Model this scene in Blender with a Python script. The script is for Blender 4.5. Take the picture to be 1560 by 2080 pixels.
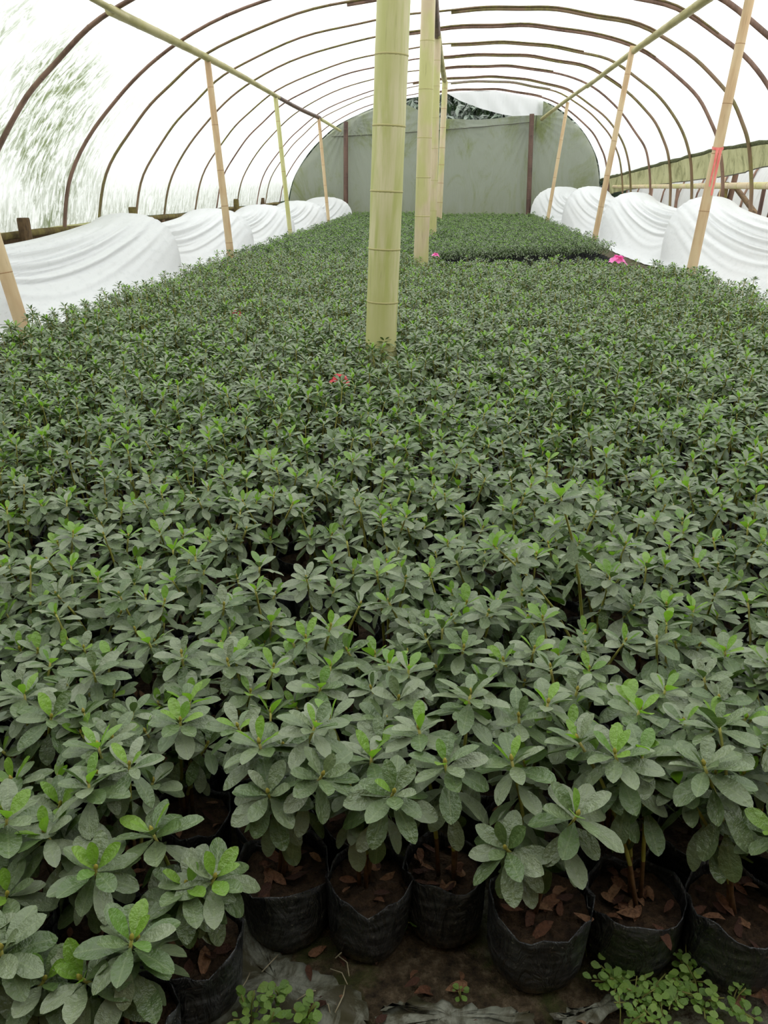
import bpy, math, random
import numpy as np
from mathutils import Vector, Matrix

# ------------------------------------------------------------------ scene, camera, world, exposure
sc = bpy.context.scene
col = sc.collection
for o in list(bpy.data.objects):
    bpy.data.objects.remove(o)

sc.view_settings.view_transform = 'Standard'
sc.view_settings.look = 'None'
sc.view_settings.gamma = 1.0
sc.view_settings.use_curve_mapping = False
sc.view_settings.exposure = 0.54
sc.cycles.use_denoising = True
sc.cycles.max_bounces = 10
sc.cycles.diffuse_bounces = 6
sc.cycles.transmission_bounces = 6
sc.cycles.caustics_reflective = False
sc.cycles.caustics_refractive = False

cd = bpy.data.cameras.new('camera')
cam = bpy.data.objects.new('camera', cd)
col.objects.link(cam)
sc.camera = cam
FPX = 1620.0
cd.sensor_fit = 'VERTICAL'
cd.sensor_height = 24.0
cd.lens = 24.0 * FPX / 2080.0
cd.clip_start = 0.02
cd.clip_end = 300.0
PITCH, YAW = math.radians(22.469), math.radians(4.403)
cam.location = (0, 0, 1.0)
cam.rotation_euler = (math.pi / 2 - PITCH, 0, YAW)


def lin(r, g, b):
    f = lambda c: (c / 255 / 12.92) if c / 255 <= 0.04045 else ((c / 255 + 0.055) / 1.055) ** 2.4
    return (f(r), f(g), f(b), 1.0)


# overcast sky: brighter towards the zenith, the same all round
world = bpy.data.worlds.new('overcast_sky')
sc.world = world
world.use_nodes = True
nt = world.node_tree
nt.nodes.clear()
wo = nt.nodes.new('ShaderNodeOutputWorld')
bg = nt.nodes.new('ShaderNodeBackground')
tc = nt.nodes.new('ShaderNodeTexCoord')
sx = nt.nodes.new('ShaderNodeSeparateXYZ')
mr = nt.nodes.new('ShaderNodeMapRange')
mr.inputs['From Min'].default_value = 0.0
mr.inputs['From Max'].default_value = 1.0
mr.inputs['To Min'].default_value = 0.12
mr.inputs['To Max'].default_value = 1.65
nt.links.new(tc.outputs['Generated'], sx.inputs[0])
nt.links.new(sx.outputs['Z'], mr.inputs['Value'])
bg.inputs['Color'].default_value = (1.0, 0.99, 0.97, 1)
vm = nt.nodes.new('ShaderNodeMath')
vm.operation = 'MULTIPLY'
vm.inputs[1].default_value = 1.9
nt.links.new(mr.outputs[0], vm.inputs[0])
nt.links.new(vm.outputs[0], bg.inputs['Strength'])
nt.links.new(bg.outputs[0], wo.inputs[0])

# ------------------------------------------------------------------ helpers
rng = random.Random(11)


def tag(o, label=None, cat=None, group=None, kind=None):
    if label: o['label'] = label
    if cat: o['category'] = cat
    if group: o['group'] = group
    if kind: o['kind'] = kind
    return o


def link(o, parent=None):
    col.objects.link(o)
    if parent is not None:
        o.parent = parent
    return o


def empty(name, loc=(0, 0, 0)):
    o = bpy.data.objects.new(name, None)
    o.empty_display_size = 0.05
    o.location = loc
    return link(o)


def mesh(name, verts, faces, mats=(), smooth=True, midx=None):
    me = bpy.data.meshes.new(name)
    me.from_pydata([tuple(v) for v in verts], [], faces)
    for m in mats: me.materials.append(m)
    if midx is not None:
        me.polygons.foreach_set('material_index', midx)
    if smooth:
        me.polygons.foreach_set('use_smooth', [True] * len(me.polygons))
    me.update()
    return me


def obj(name, me, parent=None, loc=None):
    o = bpy.data.objects.new(name, me)
    if loc is not None: o.location = loc
    return link(o, parent)


def tube(pts, radii, n=8, cap=True, flat=None, upv=None):
    """rings of n vertices along pts; flat=(a,b) squashes each ring to an a x b oval"""
    V, Fc = [], []
    pts = [Vector(p) for p in pts]
    if not hasattr(radii, '__len__'): radii = [radii] * len(pts)
    ref = Vector(upv) if upv else None
    prev = None
    for i, p in enumerate(pts):
        d = (pts[min(i + 1, len(pts) - 1)] - pts[max(i - 1, 0)]).normalized()
        if ref is not None: a = ref - d * ref.dot(d)
        elif prev is not None: a = prev - d * prev.dot(d)
        else:
            a = Vector((1, 0, 0)) if abs(d.x) < 0.8 else Vector((0, 1, 0))
            a = a - d * a.dot(d)
        a.normalize()
        prev = a
        b = d.cross(a)
        fa, fb = flat if flat else (1, 1)
        for k in range(n):
            t = 2 * math.pi * k / n
            V.append(p + (a * math.cos(t) * fa + b * math.sin(t) * fb) * radii[i])
    for i in range(len(pts) - 1):
        for k in range(n):
            k2 = (k + 1) % n
            Fc.append((i * n + k, i * n + k2, (i + 1) * n + k2, (i + 1) * n + k))
    if cap:
        Fc.append(tuple(range(n - 1, -1, -1)))
        Fc.append(tuple(range((len(pts) - 1) * n, len(pts) * n)))
    return V, Fc


def join(parts):
    V, Fc = [], []
    for v, f in parts:
        o = len(V)
        V += list(v)
        Fc += [tuple(i + o for i in q) for q in f]
    return V, Fc


def spline(P, n):
    """Catmull-Rom through P, n samples a segment"""
    P = [np.array(p, float) for p in P]
    Q = [2 * P[0] - P[1]] + P + [2 * P[-1] - P[-2]]
    out = []
    for i in range(1, len(Q) - 2):
        for k in range(n):
            t = k / n
            a, b, c, d = Q[i - 1], Q[i], Q[i + 1], Q[i + 2]
            out.append(0.5 * (2 * b + (c - a) * t + (2 * a - 5 * b + 4 * c - d) * t * t + (3 * b - a - 3 * c + d) * t ** 3))
    out.append(P[-1])
    return out


# ------------------------------------------------------------------ materials
class NT:
    def __init__(s, name):
        s.m = bpy.data.materials.new(name)
        s.m.use_nodes = True
        s.t = s.m.node_tree
        s.t.nodes.clear()
        s.out = s.n('ShaderNodeOutputMaterial')

    def n(s, typ, **kw):
        x = s.t.nodes.new(typ)
        for k, v in kw.items(): setattr(x, k, v)
        return x

    def l(s, a, b): s.t.links.new(a, b)

    def noise(s, vec, scale, detail=4, rough=0.55, dist=0.0):
        x = s.n('ShaderNodeTexNoise')
        x.inputs['Scale'].default_value = scale
        x.inputs['Detail'].default_value = detail
        x.inputs['Roughness'].default_value = rough
        x.inputs['Distortion'].default_value = dist
        if vec is not None: s.l(vec, x.inputs['Vector'])
        return x.outputs['Fac']

    def mapping(s, vec, scale=(1, 1, 1), rot=(0, 0, 0)):
        x = s.n('ShaderNodeMapping')
        x.inputs['Scale'].default_value = scale
        x.inputs['Rotation'].default_value = rot
        s.l(vec, x.inputs['Vector'])
        return x.outputs[0]

    def ramp(s, fac, stops):
        x = s.n('ShaderNodeValToRGB')
        e = x.color_ramp.elements
        while len(e) < len(stops): e.new(0.5)
        for i, (p, c) in enumerate(stops):
            e[i].position = p
            e[i].color = c
        s.l(fac, x.inputs[0])
        return x.outputs[0]

    def rng(s, v, a, b, c=0.0, d=1.0):
        x = s.n('ShaderNodeMapRange')
        x.interpolation_type = 'SMOOTHSTEP'
        for i, k in enumerate((a, b, c, d)): x.inputs[1 + i].default_value = k
        s.l(v, x.inputs[0])
        return x.outputs[0]

    def math(s, op, a, b):
        x = s.n('ShaderNodeMath', operation=op)
        for i, k in enumerate((a, b)):
            if isinstance(k, (int, float)): x.inputs[i].default_value = k
            else: s.l(k, x.inputs[i])
        return x.outputs[0]

    def mix(s, fac, a, b, mode='MIX'):
        x = s.n('ShaderNodeMix', data_type='RGBA', blend_type=mode)
        for i, k in ((0, fac), (6, a), (7, b)):
            if isinstance(k, (int, float)): x.inputs[i].default_value = k
            elif isinstance(k, tuple): x.inputs[i].default_value = k
            else: s.l(k, x.inputs[i])
        return x.outputs[2]

    def bump(s, h, strength=0.3, dist=0.01):
        x = s.n('ShaderNodeBump')
        x.inputs['Strength'].default_value = strength
        x.inputs['Distance'].default_value = dist
        s.l(h, x.inputs['Height'])
        return x.outputs[0]

    def bsdf(s, color, rough=0.6, spec=0.5, normal=None, trans=None, tw=0.3):
        p = s.n('ShaderNodeBsdfPrincipled')
        p.inputs['Roughness'].default_value = rough
        p.inputs['Specular IOR Level'].default_value = spec
        if isinstance(color, tuple): p.inputs['Base Color'].default_value = color
        else: s.l(color, p.inputs['Base Color'])
        if normal is not None: s.l(normal, p.inputs['Normal'])
        res = p.outputs[0]
        if trans is not None:
            t = s.n('ShaderNodeBsdfTranslucent')
            if isinstance(trans, tuple): t.inputs[0].default_value = trans
            else: s.l(trans, t.inputs[0])
            mx = s.n('ShaderNodeMixShader')
            mx.inputs[0].default_value = tw
            s.l(res, mx.inputs[1])
            s.l(t.outputs[0], mx.inputs[2])
            res = mx.outputs[0]
        s.l(res, s.out.inputs[0])
        return s.m


def coords(N, kind='Object'):
    return N.n('ShaderNodeTexCoord').outputs[kind]


def sep(N, v):
    x = N.n('ShaderNodeSeparateXYZ')
    N.l(v, x.inputs[0])
    return x.outputs


def mat_simple(name, c1, c2, scale=8, rough=0.6, spec=0.4, stretch=(1, 1, 1), bump=0.2, bd=0.005, kind='Object'):
    N = NT(name)
    v = N.mapping(coords(N, kind), stretch)
    f = N.noise(v, scale)
    c = N.ramp(f, [(0.3, c1), (0.7, c2)])
    return N.bsdf(c, rough, spec, N.bump(f, bump, bd))


def mat_bamboo(name, c1, c2, c3, rough=0.5):
    """long streaks down the culm; the local Z axis runs along it"""
    N = NT(name)
    co = coords(N)
    inf = N.n('ShaderNodeObjectInfo').outputs['Random']
    add = N.n('ShaderNodeVectorMath', operation='ADD')
    N.l(co, add.inputs[0])
    cb = N.n('ShaderNodeCombineXYZ')
    N.l(N.math('MULTIPLY', inf, 7.0), cb.inputs[2])
    N.l(cb.outputs[0], add.inputs[1])
    v = add.outputs[0]
    f = N.noise(N.mapping(v, (9, 9, 0.9)), 2.2, 5, 0.6, 0.3)
    g = N.noise(N.mapping(v, (1.5, 1.5, 0.8)), 2.0, 3)
    h = N.noise(N.mapping(v, (40, 40, 2.5)), 2.0, 4)
    c = N.ramp(f, [(0.38, c1), (0.58, c2)])
    c = N.mix(N.rng(g, 0.42, 0.6, 0, 0.8), c, c3)
    c = N.mix(N.rng(h, 0.6, 0.75, 0, 0.3), c, lin(110, 100, 60))
    return N.bsdf(c, rough, 0.4, N.bump(h, 0.15, 0.002))


def mat_film(name, base, stain, amount, trans_w=0.72, streak=(9, 1.2, 1), low_z=None, near=None, wrinkle=(3, 0.7, 1)):
    """milky greenhouse film: light passes through diffusely; UV = (along arch in m, along house in m)"""
    N = NT(name)
    uv = N.n('ShaderNodeUVMap').outputs[0]
    pos = sep(N, coords(N))
    vv = N.mapping(uv, (streak[1], streak[0], 1), (0, 0, 0.12))
    f = N.noise(vv, 1.0, 9, 0.74, 0.8)
    big = N.noise(N.mapping(uv, (0.7, 0.7, 1)), 1.0, 3)
    mask = N.math('MULTIPLY', N.rng(f, 0.45, 0.72), amount)
    if near is not None:      # old algae growth on the side near the door
        yz = N.math('MULTIPLY', N.rng(pos[1], near[0], near[1], 1, 0), N.rng(pos[0], -2.2, -3.6))
        yz = N.math('MULTIPLY', yz, N.rng(big, 0.30, 0.60))
        mask = N.math('MAXIMUM', mask, N.math('MULTIPLY', N.rng(f, 0.36, 0.62), N.math('MULTIPLY', yz, 1.0)))
    if low_z is not None:     # green tide line above the bottom rail
        lz = N.math('MULTIPLY', N.rng(pos[2], low_z[0], low_z[1], 1, 0), N.rng(f, 0.36, 0.7))
        mask = N.math('MAXIMUM', mask, N.math('MULTIPLY', lz, low_z[2]))
    c = N.mix(mask, base, stain)
    w = N.noise(N.mapping(uv, (wrinkle[1], wrinkle[0], 1), (0, 0, 0.4)), 1.5, 4, 0.5, 0.5)
    return N.bsdf(c, 0.45, 0.25, N.bump(w, 0.35, 0.05), c, trans_w)


M = {}
M['film'] = mat_film('milky_film', lin(229, 233, 234), lin(104, 116, 78), 0.13, 0.70, (15, 5.5, 1), low_z=(0.55, 1.25, 0.8), near=(8.4, 11.5))
M['film_end'] = mat_film('aged_film', lin(148, 154, 140), lin(120, 130, 78), 1.0, 0.34, (1.4, 0.7, 1), low_z=(0.2, 1.3, 0.5), wrinkle=(14, 2, 1))
M['film_flap'] = mat_film('clear_film', lin(238, 240, 242), lin(214, 218, 220), 0.3, 0.65, wrinkle=(10, 3, 1))
M['film_green'] = mat_film('algae_film', lin(170, 170, 130), lin(92, 96, 58), 1.0, 0.42, (5, 2, 1))
M['film_next'] = mat_film('neighbour_film', lin(228, 230, 232), lin(180, 180, 176), 0.4, 0.5)
M['hem'] = mat_simple('mossy_hem', lin(62, 66, 44), lin(120, 124, 92), 60, 0.9, 0.1, bump=0.8, bd=0.02)


def mat_cover():
    N = NT('white_fleece')
    v = coords(N)
    f = N.noise(N.mapping(v, (6, 3, 6)), 3, 6, 0.6)
    d = N.noise(v, 35, 3)
    c = N.mix(N.rng(f, 0.5, 0.75, 0, 0.5), lin(250, 251, 252), lin(228, 230, 231))
    c = N.mix(N.rng(d, 0.62, 0.8, 0, 0.35), c, lin(170, 170, 164))
    return N.bsdf(c, 0.55, 0.3, N.bump(N.noise(v, 25, 4), 0.25, 0.01), lin(250, 251, 252), 0.25)


M['cover'] = mat_cover()
M['bam_green'] = mat_bamboo('bamboo_yellow_green', lin(182, 184, 112), lin(214, 205, 164), lin(190, 188, 126))
M['bam_beige'] = mat_bamboo('bamboo_beige', lin(208, 192, 158), lin(196, 178, 146), lin(184, 184, 116))
M['bam_tan'] = mat_bamboo('bamboo_tan', lin(206, 178, 138), lin(192, 160, 122), lin(212, 190, 152))
M['bam_olive'] = mat_bamboo('bamboo_olive', lin(176, 168, 112), lin(150, 142, 92), lin(186, 176, 132))
M['bam_dark'] = mat_bamboo('bamboo_dark', lin(98, 72, 62), lin(74, 56, 50), lin(110, 84, 72))
M['rib_brown'] = mat_bamboo('split_bamboo_brown', lin(126, 98, 84), lin(98, 76, 64), lin(140, 112, 96))
M['rib_olive'] = mat_bamboo('split_bamboo_olive', lin(124, 116, 66), lin(104, 90, 62), lin(132, 106, 86))
M['node'] = mat_simple('bamboo_node', lin(196, 188, 132), lin(160, 150, 98), 60, 0.6)
M['node_tan'] = mat_simple('bamboo_node_tan', lin(150, 116, 82), lin(176, 140, 98), 60, 0.6)
M['node_dark'] = mat_simple('bamboo_node_dark', lin(128, 104, 92), lin(92, 72, 62), 60, 0.7)
M['wood'] = mat_simple('weathered_wood', lin(112, 92, 66), lin(70, 56, 42), 12, 0.85, 0.2, (1, 6, 1))
M['wood_moss'] = mat_simple('mossy_wood', lin(120, 110, 62), lin(84, 70, 48), 12, 0.85, 0.2)
M['ribbon'] = mat_simple('red_ribbon', lin(244, 146, 136), lin(232, 104, 100), 14, 0.4)
M['string'] = mat_simple('dark_string', lin(64, 62, 54), lin(90, 88, 76), 20, 0.8)


def mat_ground():
    N = NT('bed_floor')
    v = coords(N)
    a = N.noise(v, 7, 8, 0.65, 0.4)
    b = N.noise(v, 55, 6, 0.7)
    m = N.noise(v, 3.2, 5, 0.6)
    c = N.ramp(b, [(0.3, lin(40, 33, 25)), (0.5, lin(88, 74, 55)), (0.7, lin(140, 122, 98))])
    c = N.mix(N.rng(a, 0.48, 0.60, 0, 0.8), c, lin(74, 82, 38))
    c = N.mix(N.math('MULTIPLY', N.rng(m, 0.52, 0.62, 0, 0.7), N.rng(b, 0.35, 0.55)), c, lin(132, 134, 118))
    return N.bsdf(c, 0.85, 0.25, N.bump(b, 1.0, 0.02))


M['ground'] = mat_ground()
M['soil_out'] = mat_simple('outside_soil', lin(120, 116, 84), lin(84, 92, 52), 3, 0.9, 0.1)
M['hill'] = mat_simple('hill_green', lin(20, 30, 20), lin(34, 48, 30), 3, 0.9, 0.1)


def mat_torn():
    N = NT('dirty_torn_film')
    v = coords(N)
    a = N.noise(v, 16, 8, 0.7, 0.6)
    b = N.noise(v, 70, 5, 0.7)
    c = N.mix(N.rng(a, 0.38, 0.58), lin(138, 140, 126), lin(70, 66, 46))
    c = N.mix(N.rng(b, 0.55, 0.75, 0, 0.7), c, lin(60, 52, 36))
    return N.bsdf(c, 0.5, 0.4, N.bump(a, 0.6, 0.006))


M['torn'] = mat_torn()


def mat_pot():
    N = NT('black_nursery_bag')
    v = coords(N)
    pz = sep(N, v)[2]
    f = N.noise(N.mapping(v, (14, 14, 60)), 1.5, 6, 0.65)
    g = N.noise(v, 220, 4, 0.7)
    c = N.mix(N.rng(f, 0.42, 0.7, 0, 0.75), lin(26, 27, 29), lin(92, 94, 96))
    c = N.mix(N.rng(g, 0.60, 0.70, 0, 0.7), c, lin(150, 147, 138))
    low = N.math('MULTIPLY', N.rng(pz, 0.004, 0.03, 1, 0), N.rng(N.noise(v, 50, 4), 0.4, 0.65))
    c = N.mix(low, c, lin(112, 104, 88))
    w = N.noise(N.mapping(v, (30, 30, 12)), 1.2, 4, 0.6, 1.0)
    return N.bsdf(c, 0.36, 0.6, N.bump(w, 0.8, 0.02))


M['pot'] = mat_pot()
M['soil'] = mat_simple('potting_soil', lin(34, 26, 20), lin(80, 62, 45), 70, 0.9, 0.2, bump=1.0, bd=0.02)
N = NT('dried_leaf')
_c = N.ramp(N.n('ShaderNodeObjectInfo').outputs['Random'], [(0.1, lin(70, 44, 34)), (0.5, lin(112, 74, 52)), (0.95, lin(150, 112, 82))])
_f = N.noise(coords(N), 6)
_c = N.mix(N.rng(_f, 0.4, 0.7, 0, 0.6), _c, lin(62, 40, 30))
M['litter'] = N.bsdf(_c, 0.65, 0.3, N.bump(_f, 0.4, 0.1))
M['stem'] = mat_simple('green_stem', lin(176, 176, 84), lin(150, 140, 72), 40, 0.6)
M['bark'] = mat_simple('brown_bark', lin(128, 98, 66), lin(92, 68, 48), 80, 0.8, 0.2)
M['bud'] = mat_simple('leaf_bud', lin(170, 176, 70), lin(164, 124, 64), 90, 0.6)


def mat_leaf(name, c1, c2, c3, by_object, rough=0.34, tw=0.14, tcol=None, spec=0.8):
    """c1..c3 the spread of leaf colour from leaf to leaf; fine dust and veins on top"""
    N = NT(name)
    if by_object: r = N.n('ShaderNodeObjectInfo').outputs['Random']
    else:
        a = N.n('ShaderNodeAttribute')
        a.attribute_name = 'leaf_random'
        r = a.outputs['Fac']
    c = N.ramp(r, [(0.1, c1), (0.5, c2), (0.95, c3)])
    v = coords(N)
    if by_object:
        f = N.noise(v, 5, 4, 0.6)
        y = sep(N, v)[1]
        mid = N.rng(N.math('ABSOLUTE', y, 0.0), 0.0, 0.03, 0.35, 0.0)
        c = N.mix(mid, c, lin(140, 156, 104))
        c = N.mix(N.rng(f, 0.5, 0.8, 0, 0.15), c, lin(132, 142, 122))
        sp = N.noise(v, 26, 2)
        c = N.mix(N.rng(sp, 0.72, 0.78, 0, 0.6), c, lin(176, 180, 168))
        nrm = N.bump(f, 0.25, 0.08)
    else: nrm = None
    return N.bsdf(c, rough, spec, nrm, tcol or lin(90, 130, 40), tw)


LC = (lin(83, 107, 55), lin(102, 119, 77), lin(129, 140, 108))
YC = (lin(112, 150, 44), lin(134, 170, 60), lin(100, 136, 58))
M['leaf_o'] = mat_leaf('azalea_leaf', *LC, True)
M['young_o'] = mat_leaf('azalea_young_leaf', *YC, True, 0.4, 0.3, lin(150, 210, 50))
M['leaf_a'] = mat_leaf('azalea_leaf_small', *LC, False)
M['young_a'] = mat_leaf('azalea_young_leaf_small', *YC, False, 0.4, 0.3, lin(150, 210, 50))
N = NT('pink_petal')
M['petal'] = N.bsdf(N.ramp(N.noise(coords(N), 3), [(0.3, lin(255, 128, 204)), (0.7, lin(255, 176, 228))]), 0.5, 0.3, None, lin(255, 120, 200), 0.35)
M['petal_red'] = mat_simple('red_petal', lin(190, 40, 60), lin(214, 84, 92), 30, 0.5, 0.3)
M['weed'] = mat_leaf('weed_leaf', lin(88, 122, 34), lin(108, 142, 46), lin(128, 158, 62), True, 0.5, 0.2, lin(150, 200, 60))
M['weed_stem'] = mat_simple('weed_stem', lin(110, 120, 50), lin(120, 110, 60), 40, 0.6)
M['hill_leaf'] = mat_leaf('hill_leaf', lin(34, 50, 38), lin(58, 78, 60), lin(92, 108, 92), False, 0.4, 0.05)
M['straw'] = mat_simple('dry_straw', lin(176, 168, 140), lin(140, 128, 100), 60, 0.7)

# ------------------------------------------------------------------ the house: arch profile (x, z), film, ribs
PROFILE = [(-4.32, 0.1), (-4.25, 0.55), (-4.08, 1.1), (-3.70, 1.6), (-3.30, 1.97), (-2.77, 2.33), (-1.9, 2.66), (-1.0, 2.84), (-0.2, 2.93),
           (0.5, 2.96), (1.1, 2.95), (1.7, 2.87), (2.33, 2.73), (2.9, 2.41), (3.32, 2.06), (3.58, 1.70), (3.72, 1.38), (3.81, 0.97), (3.86, 0.5), (3.9, 0.0)]
ARC = spline(PROFILE, 5)
ARC_C = np.array([-0.1, 0.6])
Y_END = 21.5


def arch(off=0.0, y=10.0):
    """profile pushed outwards by off; the house narrows a little towards the far end"""
    k = 1.0 - 0.045 * max(0.0, (y - 12.0) / 9.5)
    out = []
    for i, p in enumerate(ARC):
        a, b = ARC[max(i - 1, 0)], ARC[min(i + 1, len(ARC) - 1)]
        t = (b - a) / np.linalg.norm(b - a)
        n = np.array([-t[1], t[0]])
        q = p + n * off
        out.append(np.array([(q[0] + 0.1) * k - 0.1, q[1]]))
    return out


def film_edge_right(y):
    if y < 12.8: return 1.43 + 0.010 * (12.8 - y)
    return 1.43 - (y - 12.8) * 0.0425


def grid_mesh(name, rows, mats, uvs=None, solid=None):
    nr, ncl = len(rows), len(rows[0])
    V = [p for r in rows for p in r]
    Fc = [(i * ncl + j, i * ncl + j + 1, (i + 1) * ncl + j + 1, (i + 1) * ncl + j) for i in range(nr - 1) for j in range(ncl - 1)]
    me = mesh(name, V, Fc, mats)
    if uvs:
        fl = [u for r in uvs for u in r]
        ul = me.uv_layers.new(name='UVMap')
        li = np.zeros(len(me.loops), int)
        me.loops.foreach_get('vertex_index', li)
        ul.data.foreach_set('uv', np.array(fl, float)[li].ravel())
    return me


# roof film
rib_y = [1.13 * y for y in (6.548, 8.027, 8.867, 9.964, 10.977, 12.259, 13.333, 14.559, 15.99, 16.684, 18.012)]
rows, uvs = [], []
r2 = random.Random(3)
for y in list(np.arange(-2.0, Y_END, 0.25)) + [Y_END]:
    A = arch(0.035, y)
    ze = film_edge_right(y)
    # cut the profile: left bottom at 0.52, right at the rolled-up edge
    i0 = next(i for i, p in enumerate(A) if p[1] >= 0.52)
    i1 = max(i for i, p in enumerate(A) if p[1] >= ze and p[0] > 0)
    seg = A[i0:i1 + 1]
    a, b = A[i1], A[i1 + 1]
    t = (a[1] - ze) / (a[1] - b[1])
    seg = seg + [a + (b - a) * t]
    L = np.concatenate([[0], np.cumsum([np.linalg.norm(seg[i + 1] - seg[i]) for i in range(len(seg) - 1)])])
    row, uvr = [], []
    near_rib = min(abs(y - q) for q in rib_y)
    for s in np.linspace(0, L[-1], 64):
        x = np.interp(s, L, [p[0] for p in seg])
        z = np.interp(s, L, [p[1] for p in seg])
        sag = 0.012 * math.sin(3 * s + 1.3 * y) * min(1, near_rib * 2)
        row.append((x + 0.006 * math.sin(5 * s + 2 * y), y, z + sag))
        uvr.append((s, y))
    rows.append(row)
    uvs.append(uvr)
tag(obj('ceiling', grid_mesh('ceiling', rows, [M['film']], uvs)), 'milky white plastic film stretched over the arched ribs', None, None, 'structure')

# rolled, mossy hem of the roof film on the right
pts = []
for y in np.arange(4.0, Y_END + 0.01, 0.25):
    A = arch(0.04, y)
    ze = film_edge_right(y)
    xs = np.interp(-ze, [-p[1] for p in A if p[0] > 2.0], [p[0] for p in A if p[0] > 2.0])
    pts.append((xs + 0.01 * r2.random(), y, ze - 0.01 + 0.012 * r2.random()))
V, Fc = tube(pts, [0.022 + 0.012 * r2.random() for _ in pts], 8)
tag(obj('trim_1', mesh('trim_1', V, Fc, [M['hem']])), 'dirty rolled hem of the roof film', None, None, 'structure')

# stained side film hanging outside the ribs on the right
rows, uvs = [], []
for y in np.arange(4.0, Y_END + 0.01, 0.2):
    ze = film_edge_right(y)
    zb = np.interp(y, [4, 10.5, 12.8, 17.5, Y_END], [1.42, 1.24, 1.08, 0.93, 0.72])
    rr, uu = [], []
    for t in np.linspace(0, 1, 10):
        z = ze + 0.05 + (zb - ze - 0.05) * t
        rr.append((3.93 + 0.05 * t - 0.12 * max(0, (y - 12) / 9.5) + 0.025 * math.sin(5 * y + 3 * t) + 0.015 * math.sin(13 * y), y, z))
        uu.append((z, y))
    rows.append(rr)
    uvs.append(uu)
tag(obj('wall_right', grid_mesh('wall_right', rows, [M['film_green']], uvs)), 'algae-stained side film hanging below the rolled roof film', None, None, 'structure')
pts = [(p[-1][0], p[-1][1], p[-1][2]) for p in rows]
V, Fc = tube(pts, 0.008, 6)
tag(obj('trim_2', mesh('trim_2', V, Fc, [M['string']])), 'dark string along the bottom of the stained side film', None, None, 'structure')

# ground inside and outside
rows = []
gx = list(np.linspace(-4.6, 4.6, 60))
for y in np.concatenate([np.arange(0.3, 1.2, 0.02), np.arange(1.2, 3, 0.1), np.arange(3, 22.6, 0.4)]):
    rows.append([(x, y, -0.004 + 0.005 * math.sin(9 * x + 4 * y) + 0.004 * math.sin(23 * x - 17 * y)) for x in gx])
tag(obj('floor', grid_mesh('floor', rows, [M['ground']])), 'dark mossy soil floor under the plants', None, None, 'structure')
rows = [[(x, y, -0.03 if -25 < x < 25 else 0) for x in np.linspace(-40, 40, 9)] for y in np.linspace(-25, 40, 9)]
tag(obj('ground_outside', grid_mesh('ground_outside', rows, [M['soil_out']])), 'open ground outside the greenhouse', None, None, 'structure')

# low earth-brown skirt and board under the roof film on the left
V, Fc = [], []
for y in np.arange(-2, Y_END + 0.1, 0.5):
    V += [(-4.36, y, -0.02), (-4.33, y, 0.5)]
Fc = [(2 * i, 2 * i + 1, 2 * i + 3, 2 * i + 2) for i in range(len(V) // 2 - 1)]
tag(obj('wall_left', mesh('wall_left', V, Fc, [M['wood']])), 'low brown side wall under the film', None, None, 'structure')
pts = [(-4.25, y, 0.51 + 0.012 * math.sin(y * 1.7)) for y in np.arange(-2, Y_END, 0.5)]
V, Fc = tube(pts, 0.035, 8, flat=(0.7, 1.0))
tag(obj('trim_3', mesh('trim_3', V, Fc, [M['wood_moss']])), 'mossy bottom rail of the roof film', None, None, 'structure')

# unseen board wall behind the viewer, added opaque to dim the foreground; same arch
A = arch(0.03, -0.7)
rows, uvs = [], []
for t in np.linspace(0, 1, 6):
    rows.append([(p[0], -0.7, p[1] * t) for p in A])
    uvs.append([(p[0], p[1] * t) for p in A])
tag(obj('wall_front_added', grid_mesh('wall_front_added', rows, [M['wood']], uvs)), 'added unseen board wall dimming the foreground from the entrance end', None, None, 'structure')

# end wall: film with a sagging top edge that leaves an opening under the roof
A = arch(0.02, Y_END)
ax = np.array([p[0] for p in A])
az = np.array([p[1] for p in A])
topx = [-1.871, -1.084, -0.702, -0.223, 0.548, 1.077, 1.427, 1.871, 2.211]
topz = [2.66, 2.722, 2.56, 2.43, 2.394, 2.423, 2.464, 2.49, 2.55]
rows, uvs = [], []
xs = np.linspace(A[0][0] + 0.02, A[-1][0] - 0.01, 260)
cols_top = []
for x in xs:
    zt = np.interp(x, ax, az)
    if -1.871 < x < 2.0: zt = min(zt, np.interp(x, topx, topz))
    cols_top.append(zt)
for t in np.linspace(0, 1, 80):
    rr, uu = [], []
    for x, zt in zip(xs, cols_top):
        z = zt * t
        # pull folds fan out from the post tops and hang from the string line
        f = 0.0
        for px, pz in ((1.9, 2.45), (-2.58, 2.35), (-0.2, 2.45)):
            dx, dz = x - px, pz - z
            ang = math.atan2(dz, dx)
            rad = math.hypot(dx, dz)
            f += 0.032 * math.sin(30 * ang) * math.exp(-rad / 1.1) * min(1, rad * 3)
        f += 0.012 * math.sin(7 * x + 2.2 * z) + 0.05 * math.sin(math.pi * (x + 2.6) / 2.3) * math.sin(math.pi * t)
        f += 0.05 * math.exp(-((z - (2.19 + 0.06 * x)) / 0.05) ** 2) * (1 if -2.9 < x < 1.9 else 0)
        rr.append((x, Y_END + 0.08 - f, z))
        uu.append((z, x))
    rows.append(rr)
    uvs.append(uu)
tag(obj('wall_back', grid_mesh('wall_back', rows, [M['film_end']], uvs)), 'aged grey-green film closing the far end', None, None, 'structure')
pts = [(x, Y_END + 0.0, 2.185 + 0.062 * x + 0.03 * ((x + 0.5) / 2.4) ** 2) for x in np.linspace(-2.95, 1.95, 24)]
V, Fc = tube(pts, 0.009, 6)
tag(obj('tie_string', mesh('tie_string', V, Fc, [M['string']])), 'dark string stretched across the grey end film', 'string')

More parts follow.
